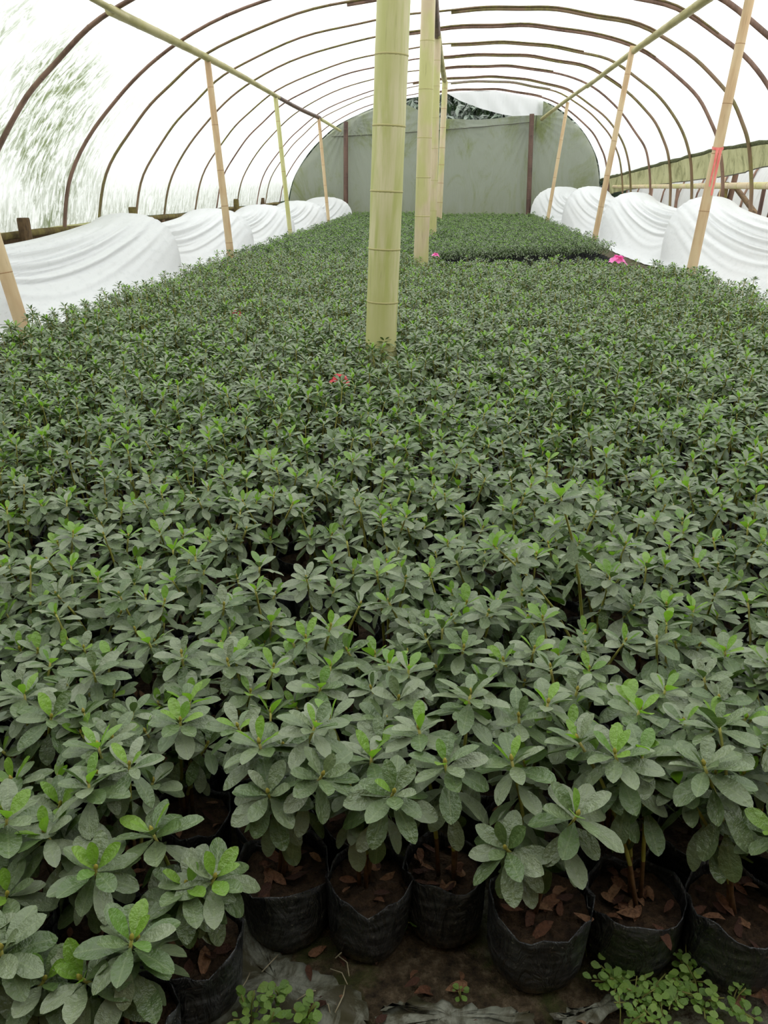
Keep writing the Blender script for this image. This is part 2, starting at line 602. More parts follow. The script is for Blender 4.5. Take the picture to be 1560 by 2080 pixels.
# clear flap hanging from the roof above the opening
fx = [-1.086, -0.709, -0.181, 0.178, 0.655, 1.071, 1.427, 1.9]
fz = [2.859, 2.952, 2.98, 2.799, 2.637, 2.529, 2.464, 2.48]
rows, uvs = [], []
xs = np.linspace(-1.1, 2.15, 60)
for t in np.linspace(0, 1, 16):
    rr, uu = [], []
    for x in xs:
        za = np.interp(x, ax, az) + 0.02
        zb = min(np.interp(x, fx, fz) if x < 1.9 else 2.48, za - 0.005)
        z = za + (zb - za) * t
        rr.append((x, Y_END + 0.03 + 0.02 * math.sin(14 * x + 9 * z) * t - 0.03 * t, z))
        uu.append((z, x))
    rows.append(rr)
    uvs.append(uu)
tag(obj('film_flap', grid_mesh('film_flap', rows, [M['film_flap']], uvs)), 'loose clear film flap drooping above the opening in the far end', 'plastic film')

# ------------------------------------------------------------------ bamboo poles
RING = {}


def ring_mesh(key, mat):
    if key in RING: return RING[key]
    V, Fc = [], []
    n = 20
    prof = [(0.985, -0.09), (1.018, -0.03), (1.032, 0.015), (1.015, 0.05), (0.985, 0.09)]
    for r, z in prof:
        for k in range(n):
            t = 2 * math.pi * k / n
            V.append((r * math.cos(t), r * math.sin(t), z))
    for i in range(len(prof) - 1):
        for k in range(n):
            k2 = (k + 1) % n
            Fc.append((i * n + k, i * n + k2, (i + 1) * n + k2, (i + 1) * n + k))
    RING[key] = mesh('node_ring', V, Fc, [mat])
    return RING[key]


def bamboo(name, p0, p1, r0, r1, gap, mat, nodemat, label, cat, group=None, bow=0.0, seed=0, nring=20, side=Vector((0, 0, 1)), first=None, given=None):
    """culm from p0 to p1 with its nodes; the local Z axis runs along the culm"""
    p0, p1 = Vector(p0), Vector(p1)
    d = p1 - p0
    L = d.length
    rr = random.Random(seed)
    zs, nodes = [0.0], []
    z = gap * rr.uniform(0.3, 0.8) if first is None else first
    while z < L - 0.02:
        nodes.append(z)
        z += gap * rr.uniform(0.88, 1.12) * (1 - 0.15 * z / max(L, 1))
    if given: nodes = list(given)
    R = lambda z: r0 + (r1 - r0) * z / L
    st = [(0, R(0))]
    edges = [0] + nodes + [L]
    for a, b in zip(edges[:-1], edges[1:]):
        for t in (0.04, 0.25, 0.5, 0.75, 0.96):
            zz = a + (b - a) * t
            st.append((zz, R(zz) * (1.0 - 0.015 * math.sin(math.pi * t))))
    st.append((L, R(L)))
    q = d.normalized().to_track_quat('Z', 'Y')
    loc_side = q.inverted() @ side
    loc_side.z = 0
    if loc_side.length > 0: loc_side.normalize()
    off = lambda z: loc_side * (bow * math.sin(math.pi * z / L))
    V, Fc = tube([Vector((0, 0, z)) + off(z) for z, _ in st], [r for _, r in st], nring)
    o = obj(name, mesh(name, V, Fc, [mat]))
    o.location = p0
    o.rotation_mode = 'QUATERNION'
    o.rotation_quaternion = q
    for z in nodes:
        c = obj('node_ring', ring_mesh(nodemat, M[nodemat]), o)
        c.location = Vector((0, 0, z)) + off(z)
        c.scale = (R(z),) * 3
    return tag(o, label, cat, group)


# thick middle poles
NODES_MAIN = [0.12, 0.33, 0.547, 0.776, 1.014, 1.269, 1.53, 1.80, 2.08, 2.36, 2.65]
bamboo('bamboo_pole', (-0.315, 3.72, -0.05), (-0.20, 3.72, 2.90), 0.073, 0.066, 0.315, M['bam_green'], 'node', 'thickest yellow-green bamboo pole standing in the plant bed', 'bamboo pole', None, 0, 1, 28, given=NODES_MAIN)
bamboo('bamboo_pole', (-0.27, 8.2, -0.05), (-0.235, 8.2, 2.90), 0.075, 0.062, 0.40, M['bam_beige'], 'node', 'beige and green bamboo pole between the thickest pole and the gap in the bed', 'bamboo pole', None, 0, 2, 24)
bamboo('bamboo_pole', (-0.245, 12.5, -0.05), (-0.235, 12.5, 2.80), 0.06, 0.052, 0.40, M['bam_beige'], 'node', 'slim beige bamboo pole carrying the joint of the ridge pole', 'bamboo pole', None, 0, 5, 20)
bamboo('bamboo_pole', (-0.22, 17.5, -0.05), (-0.16, 17.5, 2.80), 0.062, 0.056, 0.38, M['bam_beige'], 'node_tan', 'pinkish beige bamboo pole at the far end of the ridge pole', 'bamboo pole', None, 0, 6, 20)
# ridge
bamboo('ridge_pole', (-0.23, 7.6, 2.86), (-0.24, 12.75, 2.84), 0.045, 0.05, 0.45, M['bam_dark'], 'node_dark', 'dark bamboo ridge pole under the arched ribs', 'bamboo pole', None, 0, 8, 14)
bamboo('ridge_pole', (-0.23, 12.3, 2.84), (-0.17, 17.8, 2.83), 0.045, 0.05, 0.45, M['bam_olive'], 'node', 'olive bamboo ridge pole continuing to the far pole', 'bamboo pole', None, -0.03, 9, 14)
# left purlin
bamboo('purlin_pole', (-2.70, 5.2, 2.30), (-2.74, 7.55, 2.27), 0.022, 0.026, 0.3, M['bam_olive'], 'node', 'thin green-tinged purlin pole tucked beside the thick purlin end', 'bamboo pole', None, 0, 10, 12)
bamboo('purlin_pole', (-2.76, 7.25, 2.275), (-2.77, 14.1, 2.245), 0.043, 0.032, 0.42, M['bam_olive'], 'node', 'thick olive purlin pole with a cut butt end above stained film', 'bamboo pole', None, 0.03, 11, 14)
bamboo('purlin_pole', (-2.78, 13.7, 2.26), (-2.75, 18.3, 2.235), 0.03, 0.04, 0.4, M['bam_dark'], 'node_dark', 'brown purlin pole lashed under the end of the olive purlin', 'bamboo pole', None, -0.02, 12, 12)
bamboo('purlin_pole', (-2.76, 17.9, 2.235), (-2.70, 21.3, 2.15), 0.036, 0.03, 0.4, M['bam_green'], 'node', 'yellow-green purlin end pole beside the grey end film and brown purlin', 'bamboo pole', None, 0, 13, 12)
# right purlin
bamboo('purlin_pole', (2.42, 6.8, 2.62), (2.33, 15.9, 2.54), 0.05, 0.032, 0.42, M['bam_olive'], 'node', 'long tapering purlin pole resting on the post with red ribbon', 'bamboo pole', None, 0.03, 14, 14)
bamboo('purlin_pole', (2.36, 14.6, 2.57), (2.13, 21.4, 2.39), 0.03, 0.042, 0.42, M['bam_olive'], 'node', 'straight purlin pole running up to the dark post in the end film', 'bamboo pole', None, 0.02, 15, 12)

# slim side posts
bamboo('bamboo_post', (-2.80, 5.2, -0.05), (-3.12, 5.2, 2.02), 0.046, 0.042, 0.36, M['bam_tan'], 'node_tan', 'stout tan bamboo post with a dark crack leaning on the white cover', 'bamboo post', None, 0, 21, 18)
bamboo('bamboo_post', (-2.66, 10.1, -0.05), (-2.78, 10.1, 2.28), 0.045, 0.036, 0.47, M['bam_tan'], 'node_tan', 'reddish tan bamboo post under the thick olive purlin', 'bamboo post', None, 0, 22, 14)
bamboo('bamboo_post', (-2.62, 13.9, -0.05), (-2.78, 13.9, 2.24), 0.036, 0.036, 0.42, M['bam_green'], 'node_tan', 'yellowish bamboo post under the joint of olive and brown purlins', 'bamboo post', None, 0, 23, 12)
bamboo('bamboo_post', (-2.57, 18.1, -0.05), (-2.74, 18.1, 2.22), 0.034, 0.034, 0.38, M['bam_tan'], 'node_tan', 'thin tan bamboo post under the yellow-green purlin end', 'bamboo post', None, 0, 24, 12)
post_r = bamboo('bamboo_post', (2.44, 8.6, -0.05), (2.63, 8.6, 2.52), 0.052, 0.043, 0.50, M['bam_tan'], 'node_tan', 'tan bamboo post with a red ribbon tied round it', 'bamboo post', None, 0, 25, 16)
bamboo('bamboo_post', (2.06, 12.3, -0.05), (2.35, 12.3, 2.66), 0.04, 0.038, 0.46, M['bam_tan'], 'node_tan', 'tan bamboo post holding the bent middle of the tapering purlin', 'bamboo post', None, 0, 26, 14)
bamboo('bamboo_post', (2.02, 18.0, -0.05), (2.28, 18.0, 2.47), 0.036, 0.034, 0.42, M['bam_tan'], 'node_tan', 'slender tan bamboo post under the straight purlin near the end film', 'bamboo post', None, 0, 27, 12)
# dark posts in the end wall
bamboo('end_post', (-2.62, 21.38, -0.05), (-2.575, 21.38, 2.36), 0.06, 0.055, 0.24, M['bam_dark'], 'node_dark', 'dark brown bamboo post in the end film beside the olive purlin end', 'bamboo post', None, 0, 28, 12)
bamboo('end_post', (1.96, 21.36, -0.05), (1.885, 21.36, 2.50), 0.06, 0.056, 0.26, M['bam_dark'], 'node_dark', 'dark brown bamboo post in the end film below the opening corner', 'bamboo post', None, 0, 29, 12)

# red ribbon on the post
t = empty('ribbon', (2.54, 8.6, 1.3))
V, Fc = [], []
for k in range(17):
    a = 2 * math.pi * k / 16
    for dz in (-0.012, 0.012):
        V.append((0.053 * math.cos(a), 0.053 * math.sin(a), dz + 0.008 * math.sin(a)))
Fc = [(2 * k, 2 * k + 2, 2 * k + 3, 2 * k + 1) for k in range(16)]
obj('loop', mesh('ribbon_loop', V, Fc, [M['ribbon']]), t)
for s in (0, 1):
    V, Fc = [], []
    for k in range(10):
        u = k / 9
        w = 0.013 * (1 - 0.4 * u)
        x = -0.02 + 0.03 * s - 0.02 * u
        V += [(x - w, -0.056 - 0.012 * math.sin(5 * u + s), 0.0 - u * (0.34 + 0.08 * s)), (x + w, -0.058 - 0.01 * math.cos(4 * u), 0.0 - u * (0.34 + 0.08 * s))]
    Fc = [(2 * k, 2 * k + 1, 2 * k + 3, 2 * k + 2) for k in range(9)]
    obj('tail', mesh('ribbon_tail', V, Fc, [M['ribbon']]), t)
tag(t, 'pinkish red plastic ribbon tied on the tan post', 'ribbon')

# arched ribs of split bamboo
rib_names = ['widest dark brown arched rib beside the cut purlin end', 'brown arched rib next to the widest rib over stained film', 'olive-footed arched rib meeting the reddish tan post',
             'arched rib with a doubled dark crown, above the red ribbon post', 'arched rib crossing the joint of the ridge pole', 'arched rib over the yellowish post',
             'arched rib just beyond the yellowish post', 'arched rib with a pale crooked knee by the bamboo rail', 'arched rib over the far bamboo pole',
             'thin arched rib between the far bamboo pole and the end rib', 'arched rib closest to the grey end film']
for i, y in enumerate(rib_y):
    A = arch(0.0, y)
    wv = random.Random(50 + i)
    half = (0.034, 0.030, 0.026, 0.024, 0.024, 0.022, 0.022, 0.020, 0.020, 0.018, 0.020)[i]
    pts = []
    for j, p in enumerate(A):
        knee = 0.0
        if i == 7: knee = 0.07 * math.exp(-((p[1] - 2.0) / 0.28) ** 2) * (1 if p[0] > 0 else 0)
        pts.append((p[0] - knee, y + 0.015 * math.sin(0.3 * j + i), p[1] - 0.012 + 0.006 * math.sin(0.9 * j + i * 2)))
    t = empty('arched_rib', (A[0][0], y, 0))
    off = Vector(t.location)
    # each rib is two lapped canes, each thinning towards the crown; olive feet
    cut_a = int(len(pts) * (0.60 + 0.08 * wv.random()))
    cut_b = int(len(pts) * (0.36 + 0.08 * wv.random()))
    pa, pb = pts[:cut_a], pts[cut_b:]
    ra = [half * (1.12 - 0.35 * k / len(pa)) for k in range(len(pa))]
    rb = [half * (0.77 + 0.35 * k / len(pb)) for k in range(len(pb))]
    pb = [(p[0], p[1] + 0.006, p[2] - (0.024 if k < 26 else 0.024 * max(0, 1 - (k - 26) / 10))) for k, p in enumerate(pb)]
    for which, (pp, r) in enumerate(((pa, ra), (pb, rb))):
        V, Fc = tube([Vector(p) - off for p in pp], r, 8, True, (0.55, 1.0), None)
        m1 = M['rib_olive'] if i in ((2, 3, 4, 5, 7, 9), (3, 5, 6, 8, 9))[which] else M['rib_brown']
        c = obj('cane', mesh('rib_cane', V, Fc, [m1]), t)
        # nodes along the cane
        for k in range(3, len(pp) - 2, 5):
            a, b = Vector(pp[k]), Vector(pp[k + 1])
            nd = obj('node_ring', ring_mesh('node_dark', M['node_dark']), c)
            nd.location = a - off
            nd.rotation_mode = 'QUATERNION'
            nd.rotation_quaternion = (b - a).normalized().to_track_quat('Z', 'Y')
            nd.scale = (r[k] * 0.95, r[k] * 0.55, r[k] * 0.8) if False else (r[k] * 0.92, r[k] * 0.62, r[k])
    tag(t, rib_names[i], 'arched rib', 'split bamboo ribs of the roof')

# bamboo rail and stakes outside on the right
bamboo('bamboo_rail', (3.96, 5.0, 0.99), (3.93, 14.0, 0.945), 0.048, 0.042, 0.42, M['bam_beige'], 'node_tan', 'thick beige bamboo rail behind the red ribbon post', 'bamboo rail', None, 0, 31, 14)
bamboo('bamboo_rail', (3.93, 13.6, 0.945), (3.82, 20.6, 0.90), 0.04, 0.035, 0.42, M['bam_beige'], 'node_tan', 'bamboo rail running behind the farther white humps', 'bamboo rail', None, 0, 32, 12)
stakes = [((4.06, 11.6, -0.05), (4.06, 11.5, 1.0), 0.03, 'bam_dark', 'thin dark stake under the beige rail'),
          ((4.10, 13.2, -0.05), (4.13, 12.9, 1.22), 0.045, 'rib_brown', 'brown slanted stake rising past the beige rail'),
          ((4.02, 12.95, -0.05), (4.02, 13.0, 1.0), 0.06, 'wood_moss', 'broad mossy stake under the joint of the rails'),
          ((4.25, 10.4, 0.0), (4.05, 12.6, 0.93), 0.04, 'wood', 'diagonal weathered brace leaning to the beige rail'),
          ((4.02, 15.6, -0.05), (4.02, 15.6, 0.96), 0.03, 'rib_brown', 'short stake under the rail behind white humps'),
          ((3.98, 17.4, -0.05), (3.98, 17.4, 0.95), 0.03, 'rib_brown', 'small brown stake under the far end of the rail'),
          ((4.35, 14.2, -0.05), (4.35, 14.2, 1.28), 0.035, 'bam_tan', 'pale tan stake standing outside the rail')]
for a, b, r, mk, lb in stakes:
    bamboo('stake', a, b, r, r * 0.9, 0.4, M[mk], 'node_dark', lb, 'stake', None, 0, int(a[1] * 10), 10)
# stub posts on the left rail
stubs = [(7.95, 0.68, 0.06, 'dark broken stub post in the mossy rail by stained film'), (10.85, 0.70, 0.055, 'mossy square-cut stub post at the rail behind the white cover'),
         (16.3, 0.70, 0.055, 'olive stub post on the rail between white humps'), (18.6, 0.68, 0.06, 'brown stub post on the rail near the end film')]
for i, (y, h, r, lb) in enumerate(stubs):
    V, Fc = tube([(0, 0, -0.02), (0.003, 0, h * 0.5), (0, 0.005, h - 0.02), (0, 0.005, h)], [r, r * 0.98, r, r * 0.93], 10)
    o = obj('stub_post', mesh('stub_post', V, Fc, [M['wood_moss'] if i in (1, 2) else M['wood']], smooth=False), None, (-4.13, y, 0))
    tag(o, lb, 'stub post')

# neighbouring tunnel beyond the open right side
rows, uvs = [], []
for y in np.arange(3.0, 26.01, 0.5):
    rr, uu = [], []
    for k, t in enumerate(np.linspace(0, 1, 22)):
        a = math.pi * t
        x = 9.2 - 4.2 * math.cos(a)
        z = 2.9 * math.sin(a) ** 0.8 if 0 < t < 1 else 0.0
        rr.append((x + 0.02 * math.sin(4 * y + 6 * t), y, z + 0.02 * math.sin(9 * y)))
        uu.append((t * 9, y))
    rows.append(rr)
    uvs.append(uu)
t = empty('neighbour_tunnel', (9.2, 14.5, 0))
c = obj('film', grid_mesh('neighbour_film', [[(p[0] - 9.2, p[1] - 14.5, p[2]) for p in r] for r in rows], [M['film_next']], uvs), t)
for y in np.arange(4, 26, 1.4):
    pts = []
    for k in np.linspace(0.02, 0.98, 24):
        a = math.pi * k
        pts.append((-4.24 * math.cos(a), y - 14.5, 2.93 * math.sin(a) ** 0.8))
    V, Fc = tube(pts, 0.02, 6)
    obj('hoop', mesh('neighbour_hoop', V, Fc, [M['rib_brown']]), t)
tag(t, 'white film tunnel standing beyond the open side', 'greenhouse')

# hillside with dense dark foliage behind the end
rows = []
hr = random.Random(9)
for y in np.arange(25.0, 60, 1.5):
    rows.append([(x, y, max(-0.1, (y - 25.0) * 0.62 + 0.9 * math.sin(x * 0.7 + y * 0.4) + 0.5 * math.sin(1.9 * x - y))) for x in np.arange(-40, 41, 1.5)])
tag(obj('hill', grid_mesh('hill', rows, [M['hill']])), 'dark wooded hillside behind the greenhouse', None, None, 'structure')

# ------------------------------------------------------------------ white covers on hoops along both sides


def cover(name, hoops, label, seed):
    """hoops: (y, x_inner, x_outer, height, skew). The sheet hangs in swags between them."""
    rr = random.Random(seed)
    rows = []
    NV, NU = 110, 34
    sgn = 1 if hoops[0][2] > hoops[0][1] else -1
    for h in range(len(hoops) - 1):
        a, b = hoops[h], hoops[h + 1]
        ph = rr.uniform(0, 6)
        for k in range(NU if h < len(hoops) - 2 else NU + 1):
            s = k / NU
            y = a[0] + (b[0] - a[0]) * s
            xi = a[1] + (b[1] - a[1]) * s
            xo = a[2] + (b[2] - a[2]) * s
            hh = a[3] + (b[3] - a[3]) * s
            sa = s ** 0.62            # slack gathers close behind each hoop
            sw = math.sin(math.pi * sa) ** 0.62 if 0 < s < 1 else 0.0
            hz = hh * (1 - 0.24 * sw)
            row = []
            for j in range(NV + 1):
                v = j / NV
                # flat hem on the ground first, then over the arch
                if v < 0.08:
                    u = v / 0.08
                    row.append((xi - sgn * (0.10 + 0.05 * sw) * (1 - u), y, 0.004 + 0.012 * u + 0.008 * abs(math.sin(9 * y + 4 * u))))
                    continue
                th = math.pi * (v - 0.08) / 0.92
                c = math.cos(th)
                sn = math.sin(th)
                xm, hw = (xi + xo) / 2, abs(xo - xi) / 2
                x = xm - sgn * hw * math.copysign(abs(c) ** 0.85, c)
                z = hz * sn ** 0.58 if sn > 0 else 0.0
                # between hoops the inner face falls back
                inner = max(0.0, c)
                pull = 0.40 * sw * inner * sn ** 0.5 if sn > 0 else 0
                x += sgn * pull
                z *= 1 - 0.22 * sw * inner
                # swag folds
                q = th + 0.62 * sw + 0.06 * math.sin(3 * s + ph)
                fold = (abs(math.sin(9.5 * q + ph)) ** 0.6 - 0.6) * 0.75 + 0.6 * math.sin(21 * q + 2 * ph + 1.5 * s) + 0.55 * math.sin(38 * q + ph + 2 * math.sin(2 * s)) + 0.3 * math.sin(63 * q)
                env = (0.25 + sw) * math.exp(-((th - 0.9) / 0.75) ** 2) * 0.019
                x -= sgn * fold * env * (0.3 + inner)
                z += fold * env * sn
                row.append((x, y, max(z, 0.016) if 0 < v < 1 else 0.0))
            rows.append(row)
    me = grid_mesh(name, rows, [M['cover']])
    o = obj(name, me)
    return tag(o, label, 'cover sheet')


cover('cover_sheet', [(2.2, -3.05, -4.22, 0.66), (5.6, -3.08, -4.22, 0.66), (9.3, -3.04, -4.22, 0.68), (12.5, -2.93, -4.18, 0.64), (15.6, -2.86, -4.12, 0.62), (18.9, -2.72, -4.05, 0.62), (21.2, -2.42, -3.8, 0.66)],
      'white fleece sheet draped over low hoops along the stained film side', 4)
cover('cover_sheet', [(3.4, 2.95, 3.72, 0.78), (7.0, 2.72, 3.74, 0.80), (10.9, 2.70, 3.74, 0.84), (15.2, 2.66, 3.74, 0.84), (18.9, 2.46, 3.62, 0.92), (21.2, 1.98, 3.45, 0.90)],
      'white fleece sheet draped over low hoops along the bamboo rail', 8)

# ------------------------------------------------------------------ azalea building blocks
# leaf outline: base at the origin, tip at x = 1, blade in the xy plane
LO = {0: [(0.0, 0.018), (0.10, 0.05), (0.30, 0.15), (0.52, 0.215), (0.70, 0.22), (0.87, 0.16), (0.965, 0.075)],
      1: [(0.0, 0.02), (0.35, 0.17), (0.68, 0.215), (0.92, 0.115)]}


def leaf_arrays(lod, bend=0.18, fold=0.30, wave=0.0, wide=1.0):
    if lod == 2:
        V = [(0, 0, 0), (0.6, 0.2 * wide, 0.05 - bend * 0.36), (1, 0, -bend), (0.6, -0.2 * wide, 0.05 - bend * 0.36), (0.55, 0, -bend * 0.3)]
        return np.array(V), [(0, 4, 1), (4, 2, 1), (0, 3, 4), (4, 3, 2)]
    if lod == 3:
        V = [(0, 0, 0), (0.62, 0.21 * wide, 0.04 - bend * 0.36), (1, 0, -bend), (0.62, -0.21 * wide, 0.04 - bend * 0.36)]
        return np.array(V), [(0, 2, 1), (0, 3, 2)]
    V, Fc = [], []
    st = LO[lod]
    for t, w in st:
        w *= wide
        z = -bend * t * t
        up = fold * w + wave * math.sin(9 * t) * w
        V += [(t, w, z + up), (t, 0, z), (t, -w, z + fold * w - wave * math.sin(9 * t + 1) * w)]
    n = len(st)
    V.append((1.0, 0, -bend))
    for i in range(n - 1):
        a = 3 * i
        Fc += [(a, a + 1, a + 4, a + 3), (a + 1, a + 2, a + 5, a + 4)]
    a = 3 * (n - 1)
    Fc += [(a, a + 1, 3 * n), (a + 1, a + 2, 3 * n)]
    return np.array(V), Fc


leaf_shapes = [(0.10, 0.28, 0.03, 1.0), (0.22, 0.22, 0.08, 1.08), (0.32, 0.18, 0.0, 0.92), (0.05, 0.35, 0.05, 1.0), (0.16, 0.2, -0.06, 1.15)]
LEAF = [mesh('azalea_leaf', *leaf_arrays(0, *s), [M['leaf_o']]) for s in leaf_shapes]
YOUNG = [mesh('azalea_young_leaf', *leaf_arrays(0, *s), [M['young_o']]) for s in leaf_shapes]

# bud: small pointed spindle
V, Fc = tube([(0, 0, 0), (0, 0, 0.3), (0, 0, 0.7), (0, 0, 1.0)], [0.18, 0.32, 0.22, 0.03], 6)
BUD = mesh('leaf_bud', V, Fc, [M['bud']])


def frame(d, n):
    d = d.normalized()
    n = (n - d * n.dot(d)).normalized()
    return d, n.cross(d), n


def shoot(r, base, tip, ls, n_top=10, n_low=8, young=None):
    """stem points, leaves [(Matrix, is_young)], bud matrix"""
    base, tip = Vector(base), Vector(tip)
    H = tip - base
    ctrl = base + Vector((H.x * 0.25, H.y * 0.25, H.z * 0.62))
    pt = lambda t: base * (1 - t) ** 2 + ctrl * 2 * t * (1 - t) + tip * t * t
    stem = [pt(t) for t in (0, 0.25, 0.5, 0.75, 1)]
    axis = (tip - pt(0.85)).normalized()
    axis = (axis + Vector((0, 0, 0.8))).normalized()
    u = axis.orthogonal().normalized()
    w = axis.cross(u)
    leaves = []
    k_young = r.choice((0, 0, 2, 2, 3, 4)) if young is None else young
    phi = r.uniform(0, 6.28)
    tot = n_top + n_low
    for i in range(tot):
        phi += 2.39996 + r.uniform(-0.25, 0.25)
        rad = u * math.cos(phi) + w * math.sin(phi)
        if i < n_top:
            f = i / max(1, n_top - 1)
            e = math.radians(66 - 70 * f ** 0.75 + r.uniform(-9, 9))
            L = ls * (0.58 + 0.42 * f ** 0.6) * r.uniform(0.88, 1.1)
            o = tip - axis * 0.012 * f
        else:
            f = (i - n_top + r.random()) / max(1, n_low)
            e = math.radians(-6 - 44 * f + r.uniform(-14, 14))
            L = ls * r.uniform(0.78, 1.1)
            o = pt(0.95 - 0.46 * f)
        d = rad * math.cos(e) + axis * math.sin(e)
        nn = axis * math.cos(e) - rad * math.sin(e)
        side = d.cross(nn)
        nn = nn + side * r.uniform(-0.3, 0.3)
        a, b, c = frame(d, nn)
        o = o + rad * 0.003
        m = Matrix(((a.x * L, b.x * L, c.x * L, o.x), (a.y * L, b.y * L, c.y * L, o.y), (a.z * L, b.z * L, c.z * L, o.z), (0, 0, 0, 1)))
        leaves.append((m, i < k_young))
    a, b, c = frame(u, axis)
    s = 0.0085 * ls / 0.05
    bm = Matrix(((a.x * s, b.x * s, c.x * s, tip.x), (a.y * s, b.y * s, c.y * s, tip.y), (a.z * s, b.z * s, c.z * s, tip.z), (0, 0, 0, 1)))
    return stem, leaves, bm


def random_tips(r, n, h0, h1, spread=0.055):
    out = []
    a0 = r.uniform(0, 6.28)
    for i in range(n):
        a = a0 + 6.283 * i / n + r.uniform(-0.5, 0.5)
        q = spread * r.uniform(0.35, 1.0)
        out.append((q * math.cos(a), q * math.sin(a), r.uniform(h0, h1)))
    return out


# pot: limp black bag, folded rim, slightly lopsided
POTS, SOILS = [], []
for v in range(5):
    r = random.Random(100 + v)
    ph = r.uniform(0, 6)
    n = 28
    V, Fc = [], []
    prof = [(0.80, 0.004), (0.88, 0.008), (0.95, 0.025), (0.985, 0.05), (1.0, 0.075), (1.01, 0.10), (1.02, 0.112), (1.0, 0.1135), (0.985, 0.105), (0.97, 0.086)]
    for i, (q, z) in enumerate(prof):
        for k in range(n):
            t = 2 * math.pi * k / n
            wob = 1 + 0.03 * math.sin(2 * t + ph) + 0.022 * math.sin(5 * t + 2 * ph + 20 * z) + (0.03 * math.sin(9 * t + ph * 3) if 5 <= i <= 8 else 0)
            zz = z + (0.007 * math.sin(3 * t + ph) + 0.004 * math.sin(7 * t) if 4 < i < 9 else 0)
            V.append((0.060 * q * wob * math.cos(t), 0.060 * q * wob * math.sin(t), zz))
    for i in range(len(prof) - 1):
        for k in range(n):
            k2 = (k + 1) % n
            Fc.append((i * n + k, i * n + k2, (i + 1) * n + k2, (i + 1) * n + k))
    Fc.append(tuple(range(n - 1, -1, -1)))
    POTS.append(mesh('nursery_bag', V, Fc, [M['pot']]))
    V, Fc = [(0, 0, 0.094)], []
    for ring in (0.4, 0.75, 1.02):
        for k in range(14):
            t = 2 * math.pi * k / 14
            V.append((0.058 * ring * math.cos(t), 0.058 * ring * math.sin(t), 0.090 + r.uniform(-0.006, 0.006)))
    for k in range(14):
        k2 = (k + 1) % 14
        Fc.append((0, 1 + k, 1 + k2))
        for g in (0, 1):
            Fc.append((1 + g * 14 + k, 1 + (g + 1) * 14 + k, 1 + (g + 1) * 14 + k2, 1 + g * 14 + k2))
    SOILS.append(mesh('potting_soil', V, Fc, [M['soil']]))

LITTER = [mesh('dried_leaf', *leaf_arrays(1, b, f, 0.2, 1.1), [M['litter']]) for b, f in ((0.5, 0.5), (-0.3, 0.7), (0.2, -0.5))]


def add_pot(t, r, scale=1.0):
    k = r.randrange(5)
    p = obj('pot', POTS[k], t)
    p.scale = (scale, scale, r.uniform(0.93, 1.05))
    p.rotation_euler = (r.uniform(-0.04, 0.04), r.uniform(-0.04, 0.04), r.uniform(0, 6.28))
    s = obj('soil', SOILS[k], p)
    return p


def stem_mesh(pts, r0, r1):
    V, Fc = tube(pts, [r0 + (r1 - r0) * i / (len(pts) - 1) for i in range(len(pts))], 6)
    # woody foot, green tip
    n = len(pts) - 1
    mi = [0 if f // 6 >= 1 else 1 for f in range(n * 6)] + [1, 0]
    return mesh('branch', V, Fc, [M['stem'], M['bark']], True, mi)


def fine_plant(r, loc, tips, label, group, ls=0.05, n_top=10, n_low=8, young=None, litter=0, pot_scale=1.0, name='potted_azalea'):
    """every leaf an object under its branch"""
    t = empty(name, (loc[0], loc[1], 0.0))
    p = add_pot(t, r, pot_scale)
    for _ in range(litter):
        a, q = r.uniform(0, 6.28), 0.043 * math.sqrt(r.random())
        d = obj('dried_leaf', LITTER[r.randrange(3)], p)
        d.location = (q * math.cos(a), q * math.sin(a), 0.099)
        d.rotation_euler = (r.uniform(-0.5, 0.5), r.uniform(-0.4, 0.2), r.uniform(0, 6.28))
        L = r.uniform(0.018, 0.034)
        d.scale = (L, L, L)
    for i, tip in enumerate(tips):
        b = (r.uniform(-0.012, 0.012), r.uniform(-0.012, 0.012), 0.088)
        yv = young[i % len(young)] if young else None
        stem, leaves, bm = shoot(r, b, tip, ls * r.uniform(0.9, 1.08), n_top + r.randrange(-1, 2), n_low + r.randrange(-2, 2), yv)
        br = obj('branch', stem_mesh(stem, 0.0034, 0.0019), t)
        for m, yg in leaves:
            o = bpy.data.objects.new('leaf', (YOUNG if yg else LEAF)[r.randrange(5)])
            link(o, br)
            o.matrix_basis = m
        o = bpy.data.objects.new('bud', BUD)
        link(o, br)
        o.matrix_basis = bm
    return tag(t, label, 'potted plant', group)


# shoot variants for the crowd
VAR = []
for k in range(14):
    r = random.Random(300 + k)
    tip = (r.uniform(-0.03, 0.03), r.uniform(-0.03, 0.03), 0.20)
    VAR.append(shoot(r, (0, 0, 0), tip, 0.041 * r.uniform(0.88, 1.12), 12, 8))


def joined(var, lod):
    stem, leaves, bm = var
    tv, tf = leaf_arrays(lod)
    V, Fc, mi, rnd = [], [], [], []
    r = random.Random(7)
    for m, yg in leaves:
        o = len(V)
        V += [tuple(m @ Vector(p)) for p in tv]
        Fc += [tuple(i + o for i in f) for f in tf]
        mi += [1 if yg else 0] * len(tf)
        rnd += [r.random()] * len(tf)
    me = mesh('leaf_rosette', V, Fc, [M['leaf_a'], M['young_a']], True, mi)
    at = me.attributes.new('leaf_random', 'FLOAT', 'FACE')
    at.data.foreach_set('value', rnd)
    return me


ROSETTE = [joined(v, 1) for v in VAR]
VSTEM = [stem_mesh(v[0], 0.0032, 0.0019) for v in VAR]


